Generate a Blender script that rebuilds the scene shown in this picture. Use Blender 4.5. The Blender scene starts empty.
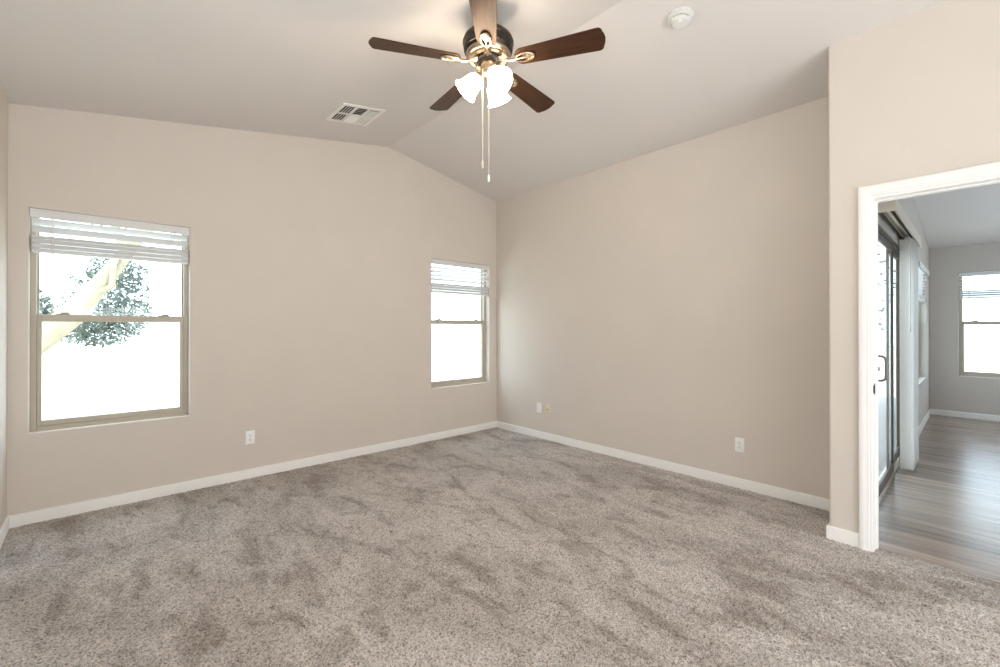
import bpy, bmesh, math, random
import numpy as np
from mathutils import Vector, Matrix
random.seed(7)
SC = bpy.context.scene
COL = SC.collection
PI = math.pi

# ---------------------------------------------------------------- measurements (metres, camera stands at x=0, y=0)
CAM_H = 1.28
XL, XB, YA = -0.438, 3.772, 4.188          # left wall, right wall, back wall (with the windows)
XJ, YJ = 3.274, 0.611                       # entry wall face and the corner where it starts
XR, HR = 2.238, 3.186                       # ridge of the vaulted ceiling
SL, SR = 0.1749, 0.1825                     # slopes left and right of the ridge
YBACK = -2.2                                # wall behind the camera
ZB, ZT = 0.5875, 2.068                      # window sill and head
W1, W2 = (-0.346, 0.519), (2.777, 3.650)    # window openings in the back wall
TH = 0.15                                   # exterior wall thickness
YN = 0.48                                   # living room wall with the sliding door
XC = 9.08                                   # far wall of the living room
YS = -4.2                                   # living room wall out of view
DY0, DY1, DZ = -0.43, 0.400, 2.020          # clear doorway
SX0, SX1, SZ = 4.10, 5.93, 2.035           # sliding door opening

def ceil_z(x):
    return HR - SL * (XR - x) if x < XR else HR - SR * (x - XR)
def liv_z(x):
    return 2.45 + 0.1235 * (XC - x)

# ---------------------------------------------------------------- camera
cam_data = bpy.data.cameras.new('camera')
cam = bpy.data.objects.new('camera', cam_data)
COL.objects.link(cam)
cam.location = (0, 0, CAM_H)
cam.rotation_euler = (PI / 2 + 0.0031, 0, 0.8297 - PI / 2)
cam_data.sensor_width = 36
cam_data.lens = 436.64 * 36 / 1000
cam_data.shift_y = -0.0072
cam_data.clip_start = 0.02
SC.camera = cam

# ---------------------------------------------------------------- world, sun, lights, exposure
SC.view_settings.view_transform = 'Standard'
SC.view_settings.look = 'None'
SC.view_settings.gamma = 1
SC.view_settings.use_curve_mapping = False
SC.view_settings.exposure = 0.0
SC.cycles.use_denoising = True
SC.cycles.max_bounces = 10
SC.cycles.diffuse_bounces = 6
SC.cycles.transparent_max_bounces = 16
SC.cycles.caustics_reflective = False
SC.cycles.caustics_refractive = False
SC.cycles.sample_clamp_indirect = 8

world = bpy.data.worlds.new('sky')
SC.world = world
world.use_nodes = True
bg = world.node_tree.nodes['Background']
bg.inputs['Color'].default_value = (0.74, 0.88, 1.0, 1)
bg.inputs['Strength'].default_value = 5.2

def lamp(name, kind, loc, target, energy, color, size=None, size_y=None, portal=False):
    d = bpy.data.lights.new(name, kind)
    d.energy = energy
    d.color = color
    if kind == 'AREA':
        d.shape = 'RECTANGLE'
        d.size, d.size_y = size, size_y or size
        d.cycles.is_portal = portal
    o = bpy.data.objects.new(name, d)
    COL.objects.link(o)
    o.location = loc
    o.rotation_euler = (Vector(target) - Vector(loc)).to_track_quat('-Z', 'Y').to_euler()
    return o

sun = lamp('sun', 'SUN', (2, -12, 12), (0, 0, 0), 3.0, (1.0, 0.94, 0.84))
sun.data.angle = 0.01
sun.rotation_euler = (Vector((0.25, 1.0, -0.85))).to_track_quat('-Z', 'Y').to_euler()
# added soft lights: one bounced off the ceiling, the others fill both rooms
lamp('bounce_light', 'AREA', (0.1, 0.2, 1.5), (0.2, 0.6, 3.2), 38, (0.86, 0.955, 1.0), 0.8, 0.8)
lamp('room_fill_light', 'AREA', (2.1, YBACK + 0.1, 1.0), (2.2, 3.0, 1.9), 78, (0.93, 0.965, 1.0), 2.0, 2.0)
lamp('fill_light', 'AREA', (0.6, YBACK + 0.1, 1.5), (1.9, 3.0, 1.5), 36, (0.92, 0.97, 1.0), 2.2, 2.2)
lamp('living_fill_light', 'AREA', (6.4, YS + 0.2, 1.6), (6.6, 0, 1.6), 26, (0.95, 0.98, 1.0), 2.2, 2.2)  # added fill, no lamp known in the living room
lamp('living_fill_bounce', 'AREA', (6.6, -2.0, 0.6), (6.6, -1.2, 3.0), 42, (0.68, 0.86, 1.0), 2.0, 2.0)  # added cool fill for the living room ceiling
# sky portals in the openings
wz, wh = (ZB + ZT) / 2, ZT - ZB
lamp('portal', 'AREA', ((W1[0] + W1[1]) / 2, YA + TH + .02, wz), ((W1[0] + W1[1]) / 2, 0, wz), 1, (1, 1, 1), W1[1] - W1[0], wh, True)
lamp('portal', 'AREA', ((W2[0] + W2[1]) / 2, YA + TH + .02, wz), ((W2[0] + W2[1]) / 2, 0, wz), 1, (1, 1, 1), W2[1] - W2[0], wh, True)
lamp('portal', 'AREA', ((SX0 + SX1) / 2, YN + TH + .02, SZ / 2), ((SX0 + SX1) / 2, -3, SZ / 2), 1, (1, 1, 1), SX1 - SX0, SZ, True)
lamp('portal', 'AREA', (XC + TH + .02, -0.26, wz), (0, -0.26, wz), 1, (1, 1, 1), 0.88, wh, True)
lamp('portal', 'AREA', (7.82, YN + TH + .02, wz), (7.82, -3, wz), 1, (1, 1, 1), 1.44, wh, True)

# ---------------------------------------------------------------- materials
def rgb(r, g, b):                            # display value -> linear
    f = lambda c: (c / 255 / 12.92) if c / 255 <= 0.04045 else ((c / 255 + 0.055) / 1.055) ** 2.4
    return (f(r), f(g), f(b), 1)

def mat(name, color, rough=0.6, metal=0.0, noise=None, bump=None, spec=0.5, emit=None, coat=0.0):
    """procedural material; noise=(scale, amount) varies the colour, bump=(scale, strength, distance)"""
    m = bpy.data.materials.new(name)
    m.use_nodes = True
    nt = m.node_tree
    b = nt.nodes['Principled BSDF']
    b.inputs['Base Color'].default_value = color
    b.inputs['Roughness'].default_value = rough
    b.inputs['Metallic'].default_value = metal
    b.inputs['Specular IOR Level'].default_value = spec
    b.inputs['Coat Weight'].default_value = coat
    tc = nt.nodes.new('ShaderNodeTexCoord')
    if noise:
        n = nt.nodes.new('ShaderNodeTexNoise')
        n.inputs['Scale'].default_value = noise[0]
        n.inputs['Detail'].default_value = 4
        nt.links.new(tc.outputs['Object'], n.inputs['Vector'])
        r = nt.nodes.new('ShaderNodeValToRGB')
        k = noise[1]
        r.color_ramp.elements[0].position = .3
        r.color_ramp.elements[1].position = .7
        r.color_ramp.elements[0].color = tuple(c * (1 - k) for c in color[:3]) + (1,)
        r.color_ramp.elements[1].color = tuple(min(1, c * (1 + k)) for c in color[:3]) + (1,)
        nt.links.new(n.outputs['Fac'], r.inputs['Fac'])
        nt.links.new(r.outputs['Color'], b.inputs['Base Color'])
    if bump:
        n = nt.nodes.new('ShaderNodeTexNoise')
        n.inputs['Scale'].default_value = bump[0]
        n.inputs['Detail'].default_value = 3
        nt.links.new(tc.outputs['Object'], n.inputs['Vector'])
        bp = nt.nodes.new('ShaderNodeBump')
        bp.inputs['Strength'].default_value = bump[1]
        bp.inputs['Distance'].default_value = bump[2]
        nt.links.new(n.outputs['Fac'], bp.inputs['Height'])
        nt.links.new(bp.outputs['Normal'], b.inputs['Normal'])
    if emit:
        b.inputs['Emission Color'].default_value = emit[0]
        b.inputs['Emission Strength'].default_value = emit[1]
    return m

WALL = rgb(217, 209, 200)
M = {}
M['wall'] = mat('tan_wall_paint', WALL, 0.85, noise=(3, .012), bump=(90, .10, .003), spec=.25)
M['living_wall'] = mat('greige_wall_paint', rgb(202, 196, 190), 0.85, noise=(3, .012), bump=(90, .10, .003), spec=.25)
M['ceiling'] = mat('ceiling_paint', rgb(221, 216, 212), 0.9, noise=(2, .01), bump=(60, .12, .004), spec=.2)
M['trim'] = mat('white_trim_paint', rgb(241, 240, 238), 0.42, noise=(8, .01), spec=.4)
M['plate'] = mat('white_plastic', rgb(248, 248, 246), 0.4, noise=(30, .01))
M['almond'] = mat('almond_plastic', rgb(230, 218, 182), 0.42, noise=(30, .02))
M['slot'] = mat('dark_slot', rgb(38, 34, 30), 0.7, noise=(60, .2))
M['frame'] = mat('taupe_window_vinyl', rgb(188, 179, 164), 0.45, noise=(20, .03))
M['latch'] = mat('window_latch_metal', rgb(160, 155, 145), 0.4, .3, noise=(40, .05))
M['bronze_frame'] = mat('dark_bronze_aluminium', rgb(96, 86, 76), 0.38, .6, noise=(25, .08))
M['alu'] = mat('aluminium_track', rgb(205, 195, 180), 0.3, .85, noise=(40, .05))
M['nickel'] = mat('brushed_nickel', rgb(186, 169, 146), 0.3, 1.0, noise=(60, .06))
M['dark_metal'] = mat('aged_bronze', rgb(70, 63, 57), 0.38, .85, noise=(28, .45), bump=(60, .25, .004))
M['black_metal'] = mat('flywheel_black', rgb(30, 26, 24), 0.5, .4, noise=(30, .2))
M['vent'] = mat('vent_enamel', rgb(236, 233, 228), 0.45, noise=(20, .01))
M['duct'] = mat('dark_duct', rgb(30, 27, 25), 0.8, noise=(20, .2))
M['smoke'] = mat('detector_plastic', rgb(224, 223, 219), 0.4, noise=(25, .01))
M['blind'] = mat('white_faux_wood', rgb(226, 227, 226), 0.5, noise=(12, .012))
M['cord'] = mat('blind_cord', rgb(232, 230, 226), 0.7, noise=(80, .03))
M['vane'] = mat('vinyl_vane', rgb(240, 240, 238), 0.5, noise=(14, .01))
M['valance'] = mat('cream_valance_vinyl', rgb(226, 218, 204), 0.5, noise=(14, .012))
M['chain'] = mat('pull_chain', rgb(205, 196, 180), 0.4, .2, noise=(200, .1))
M['fob'] = mat('white_fob', rgb(248, 246, 240), 0.4, noise=(60, .01))
M['glass_shade'] = mat('frosted_glass_shade', rgb(255, 246, 230), 0.35, noise=(25, .01), emit=((1.0, .83, .65, 1), 32.0))
def shade_material():
    m = M['glass_shade']                       # the glass glows where the bulb sits, less at the fitter
    nt = m.node_tree
    b = nt.nodes['Principled BSDF']
    tc = nt.nodes.new('ShaderNodeTexCoord')
    sx = nt.nodes.new('ShaderNodeSeparateXYZ')
    mr = nt.nodes.new('ShaderNodeMapRange')
    mr.inputs['From Min'].default_value, mr.inputs['From Max'].default_value = -.030, .002
    mr.inputs['To Min'].default_value, mr.inputs['To Max'].default_value = b.inputs['Emission Strength'].default_value, .9
    nt.links.new(tc.outputs['Object'], sx.inputs[0])
    nt.links.new(sx.outputs['Z'], mr.inputs['Value'])
    nt.links.new(mr.outputs[0], b.inputs['Emission Strength'])
shade_material()
M['bulb'] = mat('lit_bulb', rgb(255, 244, 225), 0.4, noise=(40, .01), emit=((1.0, .84, .66, 1), 50.0))
M['bark'] = mat('pale_bark', rgb(158, 149, 126), 0.9, noise=(9, .16), bump=(25, .5, .02))
M['leaf'] = mat('grey_green_leaf', rgb(140, 152, 136), 0.7, noise=(3, .3))
M['leaf_dark'] = mat('blue_green_leaf', rgb(110, 121, 110), 0.7, noise=(3, .3))
M['ground'] = mat('pale_gravel', rgb(222, 214, 200), 0.95, noise=(6, .08), bump=(40, .4, .02))
M['concrete'] = mat('patio_concrete', rgb(150, 149, 147), 0.9, noise=(4, .06), bump=(60, .2, .005))
M['stucco'] = mat('stucco', rgb(214, 202, 184), 0.95, noise=(5, .04), bump=(50, .4, .008))

def glass_material():
    m = bpy.data.materials.new('window_glass')
    m.use_nodes = True
    nt = m.node_tree
    nt.nodes.clear()
    out = nt.nodes.new('ShaderNodeOutputMaterial')
    tr = nt.nodes.new('ShaderNodeBsdfTransparent')
    tr.inputs['Color'].default_value = (.95, .97, .97, 1)
    gl = nt.nodes.new('ShaderNodeBsdfGlossy')
    gl.inputs['Roughness'].default_value = 0.02
    fr = nt.nodes.new('ShaderNodeFresnel')
    fr.inputs['IOR'].default_value = 1.3
    geo = nt.nodes.new('ShaderNodeNewGeometry')           # reflect on the entry face only, the pane is thin
    inv = nt.nodes.new('ShaderNodeMath')
    inv.operation = 'SUBTRACT'
    inv.inputs[0].default_value = 1
    mul = nt.nodes.new('ShaderNodeMath')
    mul.operation = 'MULTIPLY'
    nt.links.new(geo.outputs['Backfacing'], inv.inputs[1])
    nt.links.new(inv.outputs[0], mul.inputs[0])
    nt.links.new(fr.outputs[0], mul.inputs[1])
    mx = nt.nodes.new('ShaderNodeMixShader')
    nt.links.new(mul.outputs[0], mx.inputs[0])
    nt.links.new(tr.outputs[0], mx.inputs[1])
    nt.links.new(gl.outputs[0], mx.inputs[2])
    nt.links.new(mx.outputs[0], out.inputs[0])
    return m
M['glass'] = glass_material()

def nodes_of(name):
    m = bpy.data.materials.new(name)
    m.use_nodes = True
    nt = m.node_tree
    return m, nt, nt.nodes['Principled BSDF'], nt.nodes.new('ShaderNodeTexCoord')

def blade_material():
    m, nt, b, tc = nodes_of('dark_walnut')
    mp = nt.nodes.new('ShaderNodeMapping')
    mp.inputs['Scale'].default_value = (1.2, 16, 16)
    n = nt.nodes.new('ShaderNodeTexNoise')
    n.inputs['Scale'].default_value = 5
    n.inputs['Detail'].default_value = 7
    n.inputs['Distortion'].default_value = .6
    r = nt.nodes.new('ShaderNodeValToRGB')
    r.color_ramp.elements[0].position, r.color_ramp.elements[1].position = .3, .72
    r.color_ramp.elements[0].color = rgb(40, 25, 17)
    r.color_ramp.elements[1].color = rgb(72, 46, 31)
    nt.links.new(tc.outputs['Object'], mp.inputs['Vector'])
    nt.links.new(mp.outputs[0], n.inputs['Vector'])
    nt.links.new(n.outputs['Fac'], r.inputs['Fac'])
    nt.links.new(r.outputs['Color'], b.inputs['Base Color'])
    b.inputs['Roughness'].default_value = 0.45
    b.inputs['Specular IOR Level'].default_value = .36
    b.inputs['Specular Tint'].default_value = (1.0, .66, .40, 1)      # the bulbs' warm colour put into the reflections
    return m
M['walnut'] = blade_material()

def carpet_material():
    m, nt, b, tc = nodes_of('plush_carpet')
    L = nt.links.new
    # single tufts: a fleck of cream, beige or brown each
    v = nt.nodes.new('ShaderNodeTexVoronoi')
    v.inputs['Scale'].default_value = 190
    L(tc.outputs['Object'], v.inputs['Vector'])
    sep = nt.nodes.new('ShaderNodeSeparateColor')
    L(v.outputs['Color'], sep.inputs[0])
    r = nt.nodes.new('ShaderNodeValToRGB')
    e = r.color_ramp.elements
    e[0].position, e[0].color = 0.0, rgb(120, 112, 106)
    e[1].position, e[1].color = 1.0, rgb(222, 216, 210)
    for pos, c in ((.18, rgb(165, 158, 153)), (.6, rgb(198, 192, 187))):
        k = e.new(pos)
        k.color = c
    L(sep.outputs[0], r.inputs['Fac'])
    # brushed and trodden patches, the leaning pile's shading put into the colour
    def patches(scale, rot, loc, lo, hi, dist, rough=.6, detail=7):
        mp = nt.nodes.new('ShaderNodeMapping')
        mp.inputs['Rotation'].default_value = (0, 0, rot)
        mp.inputs['Scale'].default_value = scale
        mp.inputs['Location'].default_value = loc
        n = nt.nodes.new('ShaderNodeTexNoise')
        n.inputs['Scale'].default_value = 1
        n.inputs['Detail'].default_value = detail
        n.inputs['Roughness'].default_value = rough
        n.inputs['Distortion'].default_value = dist
        q = nt.nodes.new('ShaderNodeMapRange')
        q.interpolation_type = 'SMOOTHSTEP'
        q.inputs['From Min'].default_value, q.inputs['From Max'].default_value = lo, hi
        q.inputs['To Min'].default_value, q.inputs['To Max'].default_value = 1, 0
        L(tc.outputs['Object'], mp.inputs['Vector'])
        L(mp.outputs[0], n.inputs['Vector'])
        L(n.outputs['Fac'], q.inputs['Value'])
        return q.outputs[0]
    def math_(op, a, k):
        q = nt.nodes.new('ShaderNodeMath')
        q.operation = op
        L(a, q.inputs[0])
        if isinstance(k, (int, float)):
            q.inputs[1].default_value = k
        else:
            L(k, q.inputs[1])
        return q.outputs[0]
    broad = patches((2.4, 1.2, 1), .35, (.3, .7, 0), .42, .56, .9)          # vacuumed swathes
    marks = patches((6.0, 2.6, 1), .75, (4.1, 2.2, 0), .38, .50, .6)       # footprints and brush strokes
    small = patches((14, 9, 1), .2, (1.3, 5.2, 0), .36, .44, .3)           # flattened tufts
    dark = math_('ADD', math_('MULTIPLY', broad, .34), math_('MULTIPLY', marks, .46))
    dark = math_('MINIMUM', math_('ADD', dark, math_('MULTIPLY', small, .35)), .85)
    mx = nt.nodes.new('ShaderNodeMix')
    mx.data_type = 'RGBA'
    mx.blend_type = 'MULTIPLY'
    L(dark, mx.inputs[0])
    L(r.outputs['Color'], mx.inputs[6])
    mx.inputs[7].default_value = (.49, .455, .42, 1)
    L(mx.outputs[2], b.inputs['Base Color'])
    b.inputs['Roughness'].default_value = 1.0
    b.inputs['Specular IOR Level'].default_value = 0.05
    b.inputs['Sheen Weight'].default_value = 0.15
    return m
M['carpet'] = carpet_material()

def plank_material():
    m, nt, b, tc = nodes_of('grey_brown_plank')
    L = nt.links.new
    mp = nt.nodes.new('ShaderNodeMapping')
    mp.inputs['Rotation'].default_value = (0, 0, PI / 2)     # boards run along y
    mp.inputs['Location'].default_value = (1.0, .05, 0)
    L(tc.outputs['Object'], mp.inputs['Vector'])
    br = nt.nodes.new('ShaderNodeTexBrick')
    br.inputs['Scale'].default_value = 1
    br.inputs['Brick Width'].default_value = 2.7
    br.inputs['Row Height'].default_value = .18
    br.inputs['Mortar Size'].default_value = .0015
    br.offset = .37
    br.inputs['Color1'].default_value = rgb(170, 153, 140)
    br.inputs['Color2'].default_value = rgb(145, 130, 118)
    br.inputs['Mortar'].default_value = rgb(72, 62, 54)
    L(mp.outputs[0], br.inputs['Vector'])
    mp2 = nt.nodes.new('ShaderNodeMapping')
    mp2.inputs['Scale'].default_value = (18, .9, 1)
    L(tc.outputs['Object'], mp2.inputs['Vector'])
    n = nt.nodes.new('ShaderNodeTexNoise')
    n.inputs['Scale'].default_value = 1.0
    n.inputs['Detail'].default_value = 6
    n.inputs['Roughness'].default_value = .65
    L(mp2.outputs[0], n.inputs['Vector'])
    r = nt.nodes.new('ShaderNodeValToRGB')
    r.color_ramp.elements[0].position, r.color_ramp.elements[1].position = .32, .7
    r.color_ramp.elements[0].color = (.45, .43, .41, 1)
    r.color_ramp.elements[1].color = (1.25, 1.22, 1.2, 1)
    L(n.outputs['Fac'], r.inputs['Fac'])
    mx = nt.nodes.new('ShaderNodeMix')
    mx.data_type = 'RGBA'
    mx.blend_type = 'MULTIPLY'
    mx.inputs[0].default_value = 1
    L(br.outputs['Color'], mx.inputs[6])
    L(r.outputs['Color'], mx.inputs[7])
    L(mx.outputs[2], b.inputs['Base Color'])
    b.inputs['Roughness'].default_value = .26
    bp = nt.nodes.new('ShaderNodeBump')
    bp.inputs['Strength'].default_value = .06
    bp.inputs['Distance'].default_value = .002
    L(n.outputs['Fac'], bp.inputs['Height'])
    L(bp.outputs['Normal'], b.inputs['Normal'])
    return m
M['plank'] = plank_material()

# ---------------------------------------------------------------- helpers
def empty(name, loc=(0, 0, 0), rot=(0, 0, 0), parent=None):
    o = bpy.data.objects.new(name, None)
    o.empty_display_size = .1
    o.location = loc
    o.rotation_euler = rot
    if parent:
        o.parent = parent
    COL.objects.link(o)
    return o

def obj(name, bm, m, parent=None, smooth=None, bevel=None, loc=None, rot=None):
    """link a bmesh as ONE mesh object; smooth = auto-smooth angle in degrees"""
    bmesh.ops.recalc_face_normals(bm, faces=bm.faces)
    if smooth:
        lim = math.radians(smooth)
        for f in bm.faces:
            f.smooth = True
        for e in bm.edges:
            e.smooth = len(e.link_faces) == 2 and e.calc_face_angle(0) < lim
    me = bpy.data.meshes.new(name)
    bm.to_mesh(me)
    bm.free()
    me.materials.append(M[m])
    o = bpy.data.objects.new(name, me)
    COL.objects.link(o)
    if parent:
        o.parent = parent
    if loc:
        o.location = loc
    if rot:
        o.rotation_euler = rot
    if bevel:
        md = o.modifiers.new('bevel', 'BEVEL')
        md.width = bevel
        md.segments = 3
        md.limit_method = 'ANGLE'
        md.angle_limit = math.radians(40)
    return o

def tag(o, label, cat, group=None):
    o['label'] = label
    o['category'] = cat
    if group:
        o['group'] = group
    return o

def structure(o, label=None):
    o['kind'] = 'structure'
    if label:
        o['label'] = label
    return o

def box(bm, x0, x1, y0, y1, z0, z1, mtx=None):
    vs = [Vector((x, y, z)) for z in (z0, z1) for y in (y0, y1) for x in (x0, x1)]
    if mtx:
        vs = [mtx @ v for v in vs]
    v = [bm.verts.new(c) for c in vs]
    for f in ((0, 2, 3, 1), (4, 5, 7, 6), (0, 1, 5, 4), (2, 6, 7, 3), (0, 4, 6, 2), (1, 3, 7, 5)):
        bm.faces.new([v[i] for i in f])
    return v

def rbox(bm, x0, x1, y0, y1, z0, z1, r=.003, seg=2, mtx=None):
    """box with rounded edges"""
    t = bmesh.new()
    box(t, x0, x1, y0, y1, z0, z1)
    bmesh.ops.recalc_face_normals(t, faces=t.faces)
    bmesh.ops.bevel(t, geom=list(t.edges), offset=r, segments=seg, affect='EDGES', profile=.5)
    merge(bm, t, mtx)

def merge(bm, t, mtx=None):
    me = bpy.data.meshes.new('tmp')
    t.to_mesh(me)
    t.free()
    if mtx:
        me.transform(mtx)
    bm.from_mesh(me)
    bpy.data.meshes.remove(me)

def lathe(bm, prof, seg=32, mtx=None, cap0=True, cap1=True):
    """prof = [(r, z)...] turned about z"""
    t = bmesh.new()
    rings = []
    for r, z in prof:
        if r < 1e-6:
            rings.append([t.verts.new((0, 0, z))])
        else:
            rings.append([t.verts.new((r * math.cos(2 * PI * i / seg), r * math.sin(2 * PI * i / seg), z)) for i in range(seg)])
    for a, b in zip(rings, rings[1:]):
        for i in range(seg):
            j = (i + 1) % seg
            if len(a) == 1 and len(b) == 1:
                continue
            if len(a) == 1:
                t.faces.new((a[0], b[i], b[j]))
            elif len(b) == 1:
                t.faces.new((a[i], a[j], b[0]))
            else:
                t.faces.new((a[i], a[j], b[j], b[i]))
    if cap0 and len(rings[0]) > 1:
        t.faces.new(rings[0])
    if cap1 and len(rings[-1]) > 1:
        t.faces.new(rings[-1])
    merge(bm, t, mtx)

def tube(bm, pts, r, seg=10, mtx=None, radii=None):
    """round bar through a list of points"""
    t = bmesh.new()
    pts = [Vector(p) for p in pts]
    rings = []
    up = None
    for i, p in enumerate(pts):
        d = (pts[min(i + 1, len(pts) - 1)] - pts[max(i - 1, 0)]).normalized()
        if up is None:
            up = d.orthogonal().normalized()
        up = (up - d * up.dot(d)).normalized()
        sd = d.cross(up)
        rr = radii[i] if radii else r
        rings.append([t.verts.new(p + (up * math.cos(2 * PI * k / seg) + sd * math.sin(2 * PI * k / seg)) * rr) for k in range(seg)])
    for a, b in zip(rings, rings[1:]):
        for k in range(seg):
            t.faces.new((a[k], a[(k + 1) % seg], b[(k + 1) % seg], b[k]))
    t.faces.new(rings[0])
    t.faces.new(rings[-1])
    merge(bm, t, mtx)

def prism(bm, poly, z0, z1, mtx=None):
    """extrude a 2-D outline (x, y) from z0 to z1"""
    t = bmesh.new()
    a = [t.verts.new((x, y, z0)) for x, y in poly]
    b = [t.verts.new((x, y, z1)) for x, y in poly]
    t.faces.new(a)
    t.faces.new(b)
    n = len(poly)
    for i in range(n):
        t.faces.new((a[i], a[(i + 1) % n], b[(i + 1) % n], b[i]))
    merge(bm, t, mtx)

def wall_with_holes(name, us, rows, holes, thick, place, m, bevel=.006):
    """us = cuts along the wall; rows = functions u -> z, bottom to top; holes = set of (i, j) cells left out;
    place(u, w, z) -> point, w runs through the thickness"""
    bm = bmesh.new()
    V = {}
    def v(i, j, k):
        if (i, j, k) not in V:
            V[i, j, k] = bm.verts.new(place(us[i], thick * k, rows[j](us[i])))
        return V[i, j, k]
    nu, nr = len(us) - 1, len(rows) - 1
    solid = lambda i, j: 0 <= i < nu and 0 <= j < nr and (i, j) not in holes
    for i in range(nu):
        for j in range(nr):
            if not solid(i, j):
                continue
            for k in (0, 1):
                bm.faces.new((v(i, j, k), v(i + 1, j, k), v(i + 1, j + 1, k), v(i, j + 1, k)))
            for di, dj, e in ((-1, 0, ((i, j), (i, j + 1))), (1, 0, ((i + 1, j), (i + 1, j + 1))),
                              (0, -1, ((i, j), (i + 1, j))), (0, 1, ((i, j + 1), (i + 1, j + 1)))):
                if not solid(i + di, j + dj):
                    (a, b), (c, d) = e
                    bm.faces.new((v(a, b, 0), v(c, d, 0), v(c, d, 1), v(a, b, 1)))
    return structure(obj(name, bm, m, bevel=bevel))

const = lambda z: (lambda u: z)

# ---------------------------------------------------------------- room shell
LOW = -.06
# back wall with the two windows, gable top
wall_with_holes('wall_back', [XL - TH, W1[0], W1[1], XR, W2[0], W2[1], XB + TH],
                [const(LOW), const(ZB), const(ZT), lambda u: ceil_z(u) + .07], {(1, 1), (4, 1)}, TH,
                lambda u, w, z: (u, YA + w, z), 'wall')
# right wall
wall_with_holes('wall_right', [YJ - .14, YA], [const(LOW), const(ceil_z(XB) + .06)], set(), TH,
                lambda u, w, z: (XB + w, u, z), 'wall')
# left wall
wall_with_holes('wall_left', [YBACK - TH, YA], [const(LOW), const(ceil_z(XL) + .06)], set(), TH,
                lambda u, w, z: (XL - w, u, z), 'wall')
# wall behind the camera
wall_with_holes('wall_front', [XL, XR, XJ], [const(LOW), lambda u: ceil_z(u) + .06], set(), TH,
                lambda u, w, z: (u, YBACK - w, z), 'wall')
# entry wall with the doorway, stands half a metre into the room
wall_with_holes('wall_entry', [YS, DY0 - .02, DY1 + .02, YJ], [const(LOW), const(DZ + .02), const(3.14)], {(1, 0)}, .115,
                lambda u, w, z: (XJ + w, u, z), 'wall', bevel=.012)
# living room walls
TD = .07                                    # the sliding door sits in a thin panel of wall
wall_with_holes('wall_living_side', [XJ + .10, SX0, SX1, 6.7],
                [const(LOW), const(SZ), lambda u: liv_z(u) + .06], {(1, 0)}, TD, lambda u, w, z: (u, YN + w, z), 'living_wall', bevel=.003)
wall_with_holes('wall_living_window', [6.7, 7.10, 8.545, XC + TH],
                [const(LOW), const(ZB), const(ZT), lambda u: liv_z(u) + .06], {(1, 1)}, TH, lambda u, w, z: (u, YN + w, z), 'living_wall')
wall_with_holes('wall_living_far', [YS, -.70, .180, YN], [const(LOW), const(ZB), const(ZT), const(2.52)], {(1, 1)}, TH,
                lambda u, w, z: (XC + w, u, z), 'living_wall')
wall_with_holes('wall_living_near', [XJ + .115, XC], [const(LOW), lambda u: liv_z(u) + .06], set(), TH,
                lambda u, w, z: (u, YS - w, z), 'living_wall')

# vaulted ceiling of the bedroom, sloping ceiling of the living room
def ceiling_slab(bm, xs, zf, y0, y1, t=.12):
    poly = [(x, zf(x)) for x in xs] + [(x, zf(x) + t) for x in reversed(xs)]
    prism(bm, poly, 0, y1 - y0, Matrix(((1, 0, 0, 0), (0, 0, 1, y0), (0, 1, 0, 0), (0, 0, 0, 1))))
bm = bmesh.new()
ceiling_slab(bm, [XL - .1, XR, XJ + .06], ceil_z, YBACK - .1, YJ - .06)
ceiling_slab(bm, [XL - .1, XR, XB + .1], ceil_z, YJ - .06, YA + .1)
structure(obj('ceiling', bm, 'ceiling'))
bm = bmesh.new()
ceiling_slab(bm, [XJ + .07, XC + .1], liv_z, YS - .1, YN + .1)
structure(obj('ceiling_living', bm, 'ceiling'))

# floors: carpet with a real uneven pile, plank floor beyond the doorway
XTH = 3.330
def carpet():
    s = .0068
    nx, ny = int((XB + .02 - XL) / s), int((YA + .02 - YBACK) / s)
    rng = np.random.default_rng(3)
    gx, gy = np.meshgrid(np.linspace(XL - .01, XB + .01, nx), np.linspace(YBACK - .01, YA + .01, ny))
    gx = gx + rng.uniform(-.35, .35, gx.shape) * s
    gy = gy + rng.uniform(-.35, .35, gy.shape) * s
    low = rng.normal(size=(ny // 24 + 3, nx // 24 + 3))
    yy, xx = np.mgrid[0:ny, 0:nx] / 24.0
    i, j = yy.astype(int), xx.astype(int)
    fy, fx = yy - i, xx - j
    fy, fx = fy * fy * (3 - 2 * fy), fx * fx * (3 - 2 * fx)
    sm = (low[i, j] * (1 - fy) * (1 - fx) + low[i + 1, j] * fy * (1 - fx) + low[i, j + 1] * (1 - fy) * fx + low[i + 1, j + 1] * fy * fx)
    z = rng.uniform(-.0065, .002, gx.shape) + .0012 * sm
    co = np.stack([gx, gy, z], -1).reshape(-1, 3)
    idx = np.arange(nx * ny).reshape(ny, nx)
    q = np.stack([idx[:-1, :-1], idx[:-1, 1:], idx[1:, 1:], idx[1:, :-1]], -1).reshape(-1, 4)
    cx, cy = co[q[:, 0], 0], co[q[:, 0], 1]
    keep = (cx < XTH) | ((cy > YJ - .02))
    q = q[keep].astype(np.int32)
    me = bpy.data.meshes.new('carpet_floor')
    me.vertices.add(len(co))
    me.vertices.foreach_set('co', co.astype(np.float32).ravel())
    me.loops.add(q.size)
    me.loops.foreach_set('vertex_index', q.ravel())
    me.polygons.add(len(q))
    me.polygons.foreach_set('loop_start', np.arange(0, q.size, 4, dtype=np.int32))
    me.update(calc_edges=True)
    me.materials.append(M['carpet'])
    o = bpy.data.objects.new('floor', me)
    COL.objects.link(o)
    return structure(o)
carpet()
bm = bmesh.new()
box(bm, XTH + .002, XC + .05, YS, YN + .05, -.05, -.002)
structure(obj('floor_living', bm, 'plank'))

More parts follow.
